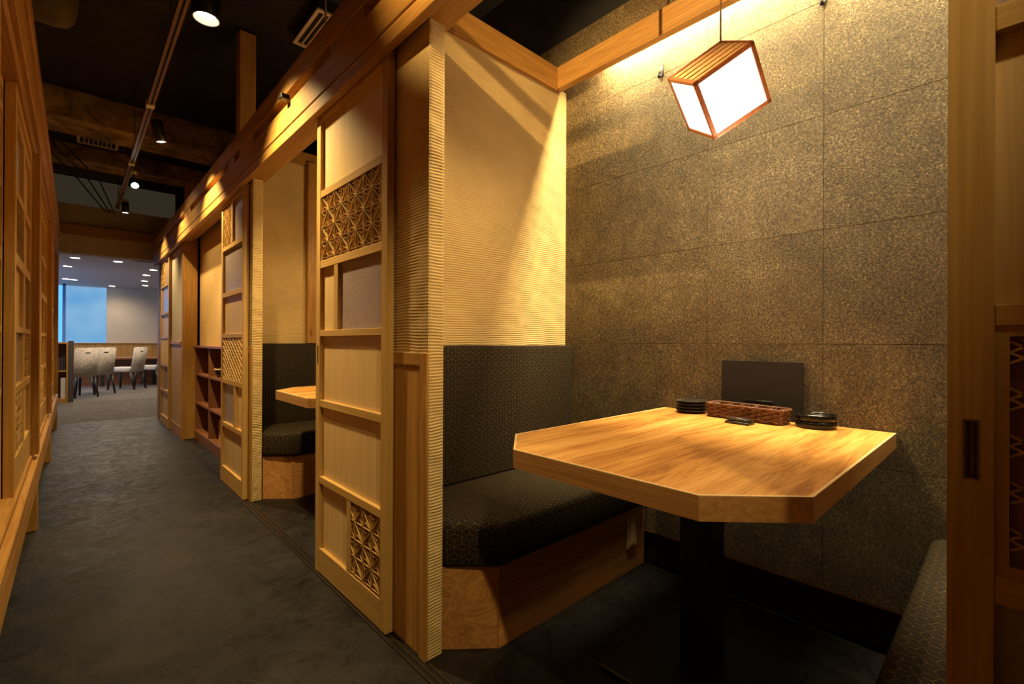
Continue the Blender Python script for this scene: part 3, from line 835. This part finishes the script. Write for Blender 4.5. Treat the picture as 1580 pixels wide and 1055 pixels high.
for k in range(9):   # slatted wooden top (slats run along local x)
    y0 = -h+e+k*(A_-2*e)/9
    obj('slat', MB().bbox(-h+e, h-e, y0+.0012, y0+(A_-2*e)/9-.0012, h-.008+.0025*(k % 2), h-.002+.0025*(k % 2), .0008).xf(LM), lampslat, lp)
obj('top_board', MB().box(-h+e, h-e, -h+e, h-e, h-.012, h-.0085).xf(LM), lampw, lp)
top = LM @ Vector((h, h, h))
mb = MB()
for ph in (0, PI):
    pts = [(top.x+.0018*math.cos(z*420+ph), top.y+.0018*math.sin(z*420+ph), z) for z in [top.z-.004+(3.1-top.z)*i/360 for i in range(361)]]
    mb.tube(pts, .0019, 5)
cord = obj('cord', mb, cord_m, lp)
obj('ceiling_cup', MB().lathe([(0, 0), (.035, 0), (.045, .02), (.045, .035), (0, .035)], (top.x, top.y, 3.065), 20), metal_blk, cord)

# coat hooks on the felt wall
for k, (y, lab) in enumerate(((1.062, 'dark grey coat hook on the felt wall left of the cube lamp'), (.446, 'dark grey coat hook at the top edge above the felt seam'))):
    hk = thing('coat_hook', lab, 'hook', (XB, y, 2.2), group=None)
    obj('plate', MB().bbox(XB-.006, XB-.0005, y-.010, y+.010, 2.190, 2.244, .0025, 2), hook_m, hk)
    obj('arm', MB().tube([(XB-.006, y, 2.228), (XB-.013, y, 2.205), (XB-.018, y, 2.186), (XB-.024, y, 2.180), (XB-.028, y, 2.188)], [.008, .008, .009, .009, .007], 10), hook_m, hk)

# ------------------------------------------------------------------ spot fixtures
def cyl_between(mb, a, b, r, n=18):
    return mb.tube([a, b], r, n)
def fixture(name, label, pos, target, body, length=.13, r=.032, mount_z=3.1, track=False):
    t = thing(name, label, 'spotlight', pos)
    p = Vector(pos); d = (Vector(target)-p).normalized(); back = p-d*length
    # p is the lens plane
    ring = d.to_track_quat('Z', 'Y').to_matrix().to_4x4()
    prof = [(r*.55, -length), (r*.95, -length+.004), (r, -length+.01), (r, 0), (r*.93, 0), (r*.86, -.006), (0, -.006)]
    obj('housing', MB().lathe([(0, -length)]+prof, (0, 0, 0), 22).xf(Matrix.Translation(p) @ ring), body, t)
    obj('lens', MB().lathe([(0, -.0052), (r*.84, -.0052)], (0, 0, 0), 22).xf(Matrix.Translation(p) @ ring), disc_e, t)
    mid = p-d*length*.55
    top_ = Vector((mid.x, mid.y, mount_z-.0008))
    obj('stem', MB().tube([mid-d*0.0+Vector((0, 0, r*.6)), Vector((mid.x, mid.y, mid.z+r+.02)), top_], .006, 8), body, t)
    obj('mount', MB().lathe([(0, -.03), (.020, -.03), (.022, -.026), (.022, 0), (0, 0)], tuple(top_), 14), white_metal if track else body, t)
    return t
TZ = 2.55
tr = thing('lighting_track', 'long bronze lighting track hanging below the black corridor ceiling', 'lighting track', (.36, 4.5, TZ))
obj('rail', MB().bbox(.340, .354, -1.0, 7.2, TZ, TZ+.03, .001), bronze, tr)
obj('rail', MB().bbox(.364, .378, -1.0, 7.2, TZ, TZ+.03, .001), bronze, tr)
obj('groove', MB().box(.354, .364, -1.0, 7.2, TZ+.012, TZ+.03), metal_blk, tr)
for y in (.5, 3.0, 5.0, 7.0): obj('hanger', MB().tube([(.359, y, TZ+.03), (.359, y, 3.1)], .003, 6), metal_blk, tr)
for y in (3.86, 5.25): obj('joint', MB().bbox(.336, .382, y, y+.06, TZ-.004, TZ+.034, .002), white_metal, tr)
fixture('track_spotlight', 'black track spotlight over the middle of the corridor, below the round can downlight', (.440, 4.09, 2.40), (.53, 4.12, 2.0), metal_blk, mount_z=TZ, length=.15, r=.034, track=True)
fixture('track_spotlight', 'black track spotlight shining toward the camera near the far end of the track', (.392, 5.40, 2.40), (.42, 4.9, 2.0), metal_blk, mount_z=TZ, length=.12, track=True)
fixture('track_spotlight', 'last black track spotlight pointing down at the end of the track', (.40, 6.62, 2.40), (.43, 6.6, 0), metal_blk, mount_z=TZ, length=.12, track=True)
# ceiling downlight, can type
dl = thing('ceiling_downlight', 'round white glowing can downlight hanging at the top left', 'downlight', (.413, 2.40, 2.42))
obj('can', MB().lathe([(.048, 0), (.052, .0), (.055, .004), (.055, .16), (0, .16)], (.413, 2.40, 2.405), 28), metal_blk, dl)
obj('reflector', MB().lathe([(.0515, .0005), (.046, .016), (.036, .030)], (.413, 2.40, 2.405), 28), white_metal, dl)
obj('lens', MB().lathe([(0, 0), (.037, 0)], (.413, 2.40, 2.432), 28), disc_e, dl)
obj('stem', MB().tube([(.413, 2.40, 2.56), (.413, 2.40, 3.1)], .01, 8), metal_blk, dl)
fixture('booth_spotlight', 'white spotlight under the black ceiling seen above the second booth', (1.02, 2.62, 2.12), (1.3, 3.1, .72), white_metal, length=.12)
fixture('booth_spotlight', 'white spotlight over the nearest table, above the frame', (1.15, .91, 2.13), (1.15, .91, 0), white_metal, length=.17, r=.05)

fixture('booth_spotlight', 'added white spotlight aimed at the cream plaster wall, above the frame', (1.30, -.20, 2.58), (1.35, 1.61, 1.35), white_metal, length=.12)  # housing for the spot added to light the plaster
fixture('cross_spotlight', 'black spotlight over the booths across the corridor, aimed over the head beam', (-1.06, .54, 3.005), (1.9, 1.05, 1.75), metal_blk, length=.12)
# ------------------------------------------------------------------ ceiling structure
struct('trim_7', MB().bbox(-2.6, 1.9, 5.35, 5.75, 2.842, 3.1, .01), conc_m, label='raw concrete ceiling beam crossing the corridor, nearer one', cat='beam')
struct('trim_8', MB().bbox(-2.6, 1.9, 6.80, 7.1, 2.925, 3.1, .01), conc_m, label='raw concrete ceiling beam crossing the corridor, farther one', cat='beam')
def grille(label, x0, x1, y0, y1, z, mat, n, alongx=True):
    t = thing('air_grille', label, 'air vent', ((x0+x1)/2, (y0+y1)/2, z)); f = .02
    mb = MB()
    for q in ((x0, x1, y0, y0+f), (x0, x1, y1-f, y1), (x0, x0+f, y0+f, y1-f), (x1-f, x1, y0+f, y1-f)): mb.box(*q, z-.012, z)
    obj('frame', mb, mat, t)
    obj('plenum', MB().box(x0+.005, x1-.005, y0+.005, y1-.005, z, 3.1), black_m, t)
    for k in range(1, n):
        if alongx: x = x0+f+(x1-x0-2*f)*k/n; obj('louver', MB().box(x-.004, x+.004, y0+f, y1-f, z-.010, z), mat, t)
        else: y = y0+f+(y1-y0-2*f)*k/n; obj('louver', MB().box(x0+f, x1-f, y-.004, y+.004, z-.010, z), mat, t)
    return t
grille('cream air grille with eight slots between the ceiling beams', .009, .318, 6.08, 6.40, 3.0, grille_m, 8)
grille('grey air grille on the black ceiling above the head beam', 1.06, 1.26, 2.86, 3.30, 3.02, grille_m, 5, True)
# air conditioner cassette
acx = thing('air_conditioner', 'dark brown ceiling air conditioner cassette beyond the concrete beams', 'air conditioner', (.15, 7.4, 2.98))
obj('body', MB().bbox(-.25, .52, 7.14, 7.66, 2.97, 3.1, .02, 2), plain('brown_enamel', (.035, .02, .012), .5), acx)
obj('panel', MB().bbox(-.12, .40, 7.22, 7.58, 2.955, 2.97, .006, 2), plain('brown_enamel_light', (.06, .035, .02), .5), acx)
obj('louver', MB().bbox(-.08, .36, 7.24, 7.28, 2.948, 2.955, .002), metal_blk, acx)
# round duct, bottom of it in the top left corner
dm = plain('dusty_duct', (.10, .065, .035), .6, nscale=9, namp=.3)
du = thing('air_duct', 'round dusty air duct at the top left of the ceiling', 'duct', (-.6, 3.62, 2.98))
obj('pipe', MB().tube([(-2.55, 3.75, 3.02), (-.10, 3.75, 3.02), (-.04, 3.75, 3.02), (-.005, 3.75, 3.02), (.012, 3.75, 3.02)], [.20, .20, .19, .15, .04], 40), dm, du)
obj('band', MB().tube([(-.5, 3.75, 3.02), (-.47, 3.75, 3.02)], .204, 28), metal_blk, du)
pc = thing('ceiling_conduit', 'black pipes bundled at the ceiling near the far beam', 'pipe', (.3, 7.0, 2.9))
for k in range(3): obj('pipe', MB().tube([(-.35+.06*k, 6.2, 2.98+.03*k), (.0+.1*k, 7.15, 2.84), (.28+.04*k, 7.70, 2.60)], .007, 8), metal_blk, pc)

# ------------------------------------------------------------------ left wall
lw = struct('wall_left_backing', MB().box(-.34, -.245, -2.6, 7.75, .376, 2.0), sugi[2], label='cedar backing wall added behind the screens on the left side of the corridor', cat='wall')  # backing panel added behind the door leaves to block light
obj('kick_space', MB().box(-.34, -.30, -2.6, 7.75, 0, .376), black_m, lw)
sl = thing('trim_9', 'raised amber wood sill beam along the left wall, lifted off the floor on posts', 'beam', (-.2, 3, .24), kind='structure')
obj('sill', MB().bbox(-.30, -.136, -2.6, 7.62, .240, .376, .004), sugi[1], sl)
obj('sill_step', MB().bbox(-.30, -.157, -2.6, 7.62, .376, .402, .003), sugi[1], sl)
obj('sill_groove', MB().box(-.1362, -.1352, -2.6, 7.62, .322, .326), darkw[1], sl)
hl2 = thing('trim_10', 'amber wood head beam along the top of the left screens', 'beam', (-.2, 3, 2.0), kind='structure')
obj('lower_rail', MB().bbox(-.245, -.155, -2.6, 7.62, 1.985, 2.04, .002), sugi[1], hl2)
obj('fascia', MB().bbox(-.245, -.137, -2.6, 7.62, 2.04, 2.20, .002), sugi[1], hl2)
obj('top_beam', MB().bbox(-.30, -.125, -2.6, 7.62, 2.20, 2.292, .002), sugi[1], hl2)
for k, (y, lb) in enumerate(((1.65, 'nearest cedar post of the left wall, out of frame'), (3.55, 'cedar post of the left wall nearest the camera, foot on the floor'),
                             (5.45, 'second cedar post of the left wall along the corridor'), (7.38, 'last cedar post at the far end of the left wall'))):
    o = thing('wall_post', lb, 'post', (-.15, y, 0))
    obj('shaft', MB().bbox(-.172, -.1352, y-.05, y+.05, .402, 1.985, .002), sugi[2], o)
    obj('foot', MB().bbox(-.182, -.140, y-.05, y+.06, 0, .240, .002), sugi[2], o)
post('stub post above the left head beam near the camera', -.235, -.20, 3.80, 4.7, 2.292, 2.72)
post('stub post above the left head beam at the far end', -.235, -.17, 6.9, 7.2, 2.292, 2.52)
rowsL = [(.540, .785, [(0, .40, 'board'), (.50, 1, 'asa2')]), (.818, 1.032, [(0, .42, 'asa2'), (.50, 1, 'pane')]),
         (1.056, 1.300, [(0, .40, 'pane'), (.50, 1, 'board')]), (1.345, 1.570, [(0, .42, 'board'), (.50, 1, 'asa2')]),
         (1.605, 1.860, [(0, .45, 'board'), (.53, 1, 'pane')]), (1.890, 1.950, FULL('board'))]
di = 5
for y1, lab in ((3.498, 'nearest cedar screen door on the left wall with lattice and pale panes'), (5.398, 'second cedar screen door on the left wall'), (7.328, 'farthest cedar screen door on the left wall')):
    door_leaf(di, lab, -.166, -1, y1-.90, y1, .402, 1.985, rowsL, st=.045, th=.030); di += 1
    door_leaf(di, lab.replace('screen door', 'inner track screen door behind the'+' outer one,'), -.2, -1, y1-1.74, y1-.86, .402, 1.985, rowsL, st=.045, th=.030); di += 1

# ------------------------------------------------------------------ far end of right side: recessed shelf, yellow wall, last wing
struct('wall_recess', MB().box(.95, 1.0, 3.90, 5.76, .955, 2.12), yellow_m, label='ochre plaster wall above the recessed shelf', cat='wall')
sh = thing('shelf_unit', 'low brown open shelf unit in the recess behind the middle sliding door', 'shelf', (.91, 4.8, 0))
obj('base', MB().bbox(.905, 1.22, 3.78, 5.748, 0, .095, .002), darkw[1], sh)
obj('top', MB().bbox(.895, 1.22, 3.78, 5.748, .935, .955, .002), darkw[1], sh)
obj('back', MB().box(1.20, 1.22, 3.78, 5.748, .095, .935), darkw[2], sh)
for z in (.36, .655): obj('shelf_board', MB().bbox(.912, 1.20, 3.78, 5.748, z, z+.02, .001), darkw[1], sh)
for y in (3.79, 4.43, 5.085, 5.735):
    for z0, z1 in ((.095, .36), (.38, .655), (.675, .935)):
        obj('divider', MB().bbox(.910, 1.20, y-.010, y+.010, z0, z1, .001), darkw[2], sh)
bs = thing('shelf_basket', 'dark basket with pale rim on the upper shelf of the recess', 'basket', (1.0, 4.90, .675))
obj('bowl', MB().lathe([(0, .004), (.075, .004), (.088, .0), (.105, .05), (.108, .085), (.100, .085), (.096, .05), (.08, .008), (0, .008)], (1.03, 4.90, .6762), 24), metal_blk, bs)
obj('rim', MB().tube([(1.03+.106*math.cos(a), 4.90+.106*math.sin(a), .748) for a in [2*PI*k/24 for k in range(24)]], .007, 6, closed=True), rim_m, bs)
o = obj('card_box', MB().bbox(.96, 1.10, 4.84, 4.92, .0955, .29, .003), yellow_card, at=(1.03, 4.88, .0955)); tag(o, 'upright yellow card box on the bottom shelf of the recess', 'box')

ew = thing('wall_wing', 'last wing wall with beige plaster above a cedar wainscot beside the far door', 'wall', (0, 0, 0), kind='structure')
obj('plaster', MB().box(.803, .90, 5.80, 7.40, .98, 2.05), far_wall_m, ew)
obj('core', MB().box(.812, .90, 5.80, 7.40, 0, .98), sugi[2], ew)
obj('end_post', MB().bbox(.800, .928, 5.75, 5.80, 0, 2.052, .003), sugi[2], ew)
obj('end_post', MB().bbox(.790, .90, 7.42, 7.60, 0, 2.052, .003), sugi[2], ew)
lwn = thing('wainscot', 'cedar plank wainscot on the last wing wall before the far door', 'wainscot', (.8, 6.1, 0))
obj('cap_rail', MB().bbox(.790, .8115, 5.80, 7.40, .965, 1.0, .002), sugi[1], lwn)
obj('baseboard', MB().bbox(.794, .8115, 5.80, 7.40, 0, .12, .002), sugi[1], lwn)
for k in range(10): obj('plank', MB().bbox(.799, .8115, 5.80+k*.16+.001, 5.96+k*.16-.001, .12, .965, .002), pale[2], lwn)
struct('wall_rear_right', MB().box(.95, XB, 7.40, 7.45, 0, 3.1), black_m, label='dark wall closing the last booth', cat='wall')

# cross wall over the opening into the dining room
ow = struct('wall_end', MB().box(-2.6, 3.2, 7.78, 7.95, 2.07, 2.66), far_wall_m, label='beige wall over the opening into the far dining room', cat='wall')
struct('wall_end_left', MB().box(-2.6, -.178, 7.78, 7.95, 0, 2.07), far_wall_m, label='wall left of the opening into the dining room', cat='wall')
struct('wall_end_right', MB().box(.86, 3.2, 7.78, 7.95, 0, 2.07), far_wall_m, label='wall right of the opening into the dining room', cat='wall')
struct('trim_11', MB().bbox(-.30, .90, 7.70, 7.779, 2.285, 2.405, .003), sugi[0], label='amber wood beam crossing the end of the corridor', cat='beam')
o = obj('exit_box', MB().bbox(-.155, -.115, 7.74, 7.779, 2.20, 2.255, .003), white_metal); tag(o, 'small white box on the end wall beside the left screens', 'box')

# ------------------------------------------------------------------ far dining room
YF = 15.9
struct('ceiling_dining', MB().box(-3.2, 4.2, 7.95, 16.1, 2.40, 2.5), plain('dining_ceiling', (.50, .42, .38), .9), label='pale ceiling of the far dining room', cat='ceiling')
struct('wall_far', MB().box(.60, 4.2, YF, YF+.1, .95, 2.4), far_wall_m, label='beige far wall of the dining room', cat='wall')
struct('wall_dining_right', MB().box(4.1, 4.2, 7.95, YF, 0, 2.4), far_wall_m, label='right wall of the dining room', cat='wall')
struct('wall_dining_left', MB().box(-3.2, -3.1, 7.95, YF, 0, 2.4), white_wall, label='left wall of the dining room', cat='wall')
wn = thing('window_1', 'blue daylit window with a drawn blind at the far end', 'window', (.15, YF, .95), kind='structure')
obj('blind', MB().box(-.16, .598, YF, YF+.02, .95, 2.36), blind_m, wn)
obj('pane', MB().box(-3.0, -.22, YF+.01, YF+.02, .95, 2.36), skyglow, wn)
obj('frame', MB().bbox(-.22, -.16, YF-.01, YF+.03, .95, 2.4, .002), plain('blue_grey_frame', (.12, .22, .42), .4), wn)
obj('frame', MB().bbox(-3.0, .598, YF-.01, YF+.03, 2.36, 2.4, .002), white_metal, wn)
fw = thing('wainscot', 'cedar plank wainscot below the window in the dining room', 'wainscot', (1, YF-.1, 0))
for k in range(22): obj('plank', MB().bbox(-1.2+k*.16+.001, -1.04+k*.16-.001, YF-.12, YF-.10, 0, .93, .002), sugi[2], fw)
obj('cap', MB().bbox(-1.2, 2.32, YF-.14, YF-.001, .93, .95, .002), sugi[0], fw)
ct = thing('long_table', 'long brown wall table behind the patterned chairs', 'table', (.9, 13.4, 0))
obj('top', MB().bbox(.02, 2.6, 13.35, 13.85, .595, .635, .003), darkw[0], ct)
obj('panel', MB().bbox(.1, 2.6, 13.80, 13.83, 0, .595, .002), darkw[0], ct)
for x in (.45, 1.35, 2.3): obj('leg', MB().bbox(x-.03, x+.03, 13.55, 13.61, 0, .595, .003), leg_m, ct)
for k, (x, y, lb) in enumerate(((0, 12.28, 'round ceiling downlight, upper left in the dining room'), (.62, 12.25, 'round ceiling downlight near the middle of the dining ceiling'),
        (-.10, 12.06, 'small ceiling downlight by the left edge of the dining room'), (-.145, 14.55, 'far left ceiling downlight above the blue window'), (-.016, 14.6, 'second ceiling downlight above the blue window'),
        (.688, 15.6, 'farthest ceiling downlight in front of the end wall'), (1.125, 11.48, 'nearest downlight of the row on the right'), (1.104, 12.49, 'second downlight of the row on the right'),
        (1.179, 13.73, 'third downlight of the row on the right'), (1.287, 14.83, 'last downlight of the row on the right'))):
    if k == 0: y = 10.74
    if k == 1: x, y = .551, 10.72
    t = thing('dining_downlight', lb, 'downlight', (x, y, 2.39), group='round downlights in the dining room ceiling')
    obj('lens', MB().lathe([(0, 0), (.062, 0)], (x, y, 2.391), 20), far_e, t)
    obj('trim_ring', MB().lathe([(.062, 0), (.072, .0), (.074, .008)], (x, y, 2.392), 20), white_metal, t)
grille_f = grille('dark slotted air grille in the dining ceiling', .72, 1.05, 10.0, 10.4, 2.399, metal_blk, 4, False)
bpy.data.objects['plenum.002' if 'plenum.002' in bpy.data.objects else 'plenum'].location = (0, 0, 0)

# patterned dining chairs
def chair(label):
    t = thing('dining_chair', label, 'chair', (0, 0, 0), group='patterned grey chairs in the far dining room')
    # faces local +y, back at y=0
    obj('seat', MB().bbox(-.19, .19, .03, .44, .36, .46, .03, 3), chair_m, t)
    poly = []
    mb = MB(); n = 6; W0, W1 = .215, .225
    rowsb = [(.36, .0), (.50, -.005), (.65, -.025), (.78, -.05), (.84, -.062)]
    bm = bmesh.new(); bmesh.ops.create_cube(bm, size=1)
    bmesh.ops.scale(bm, vec=(.365, .055, .52), verts=bm.verts); bmesh.ops.translate(bm, vec=(0, 0, .62), verts=bm.verts)
    bmesh.ops.bevel(bm, geom=list(bm.edges), offset=.02, segments=3, affect='EDGES')
    for v in bm.verts:
        f = (v.co.z-.36)/.52; v.co.y += -.075*f*f; v.co.x *= 1-.05*(1-f)
    mb.frombm(bm, True)
    bk_ = obj('backrest', mb, chair_m, t)
    obj('grip_slot', MB().bbox(-.04, .04, -.088, -.078, .775, .80, .004), leg_m, bk_)
    for sx in (-1, 1):
        obj('leg', MB().tube([(sx*.16, .43, .37), (sx*.17, .45, 0)], [.026, .018], 6), leg_m, t)
        obj('leg', MB().tube([(sx*.16, .03, .37), (sx*.17, -.06, 0)], [.026, .018], 6), leg_m, t)
    return t
c0 = chair('leftmost patterned grey chair by the bookshelf, seen from behind')
spots = [((.135, 11.16, 0), 28, None), ((.395, 11.70, 0), 30, 'second patterned grey chair from the left, seen from behind'),
         ((.96, 12.45, 0), 52, 'third patterned grey chair turned so its seat shows'), ((1.44, 13.1, 0), 55, 'rightmost patterned grey chair half hidden by the far door')]
for k, (p, a, lb) in enumerate(spots):
    c = c0 if k == 0 else copy_tree(c0, label=lb)
    c.location = p; c.rotation_euler = (0, 0, math.radians(a))

# bookshelf at the left of the dining room entrance
sb = thing('bookshelf', 'small wooden bookshelf with grey side at the left of the dining room', 'shelf', (-.15, 10.5, 0))
x0, x1 = -.42, -.075
obj('side', MB().bbox(x1, -.008, 10.42, 10.9, 0, 1.0, .003), plate_grey, sb)
obj('side', MB().bbox(x1-.02, x1, 10.40, 10.9, .0, .975, .002), sugi[2], sb)
obj('side', MB().bbox(x0, x0+.02, 10.40, 10.9, 0, .975, .002), sugi[2], sb)
obj('top', MB().bbox(x0+.02, x1-.02, 10.40, 10.9, .95, .975, .002), sugi[0], sb)
for z in (.0, .50): obj('shelf_board', MB().bbox(x0+.02, x1-.02, 10.40, 10.88, z+.0, z+.07 if z == 0 else z+.02, .002), sugi[0], sb)
obj('back', MB().box(x0+.02, x1-.02, 10.88, 10.9, .07, .95), darkw[2], sb)
for k in range(3):
    o = obj('book', MB().bbox(-.125-k*.032, -.100-k*.032, 10.44, 10.60, .5205, .76-.02*k, .002), [book_dark, plate_grey, book_dark][k], at=(-.11-k*.032, 10.5, .5205))
    tag(o, ['dark book nearest the wooden side on the bookshelf middle board', 'grey book between two dark ones on the bookshelf', 'innermost dark book of three on the bookshelf'][k], 'book', 'books in the small bookshelf')
o = obj('paper_stack', MB().bbox(-.16, -.097, 10.43, 10.65, .0705, .40, .004), book_w, at=(-.13, 10.5, .0705)); tag(o, 'white patterned paper stack standing on the bookshelf bottom', 'paper')
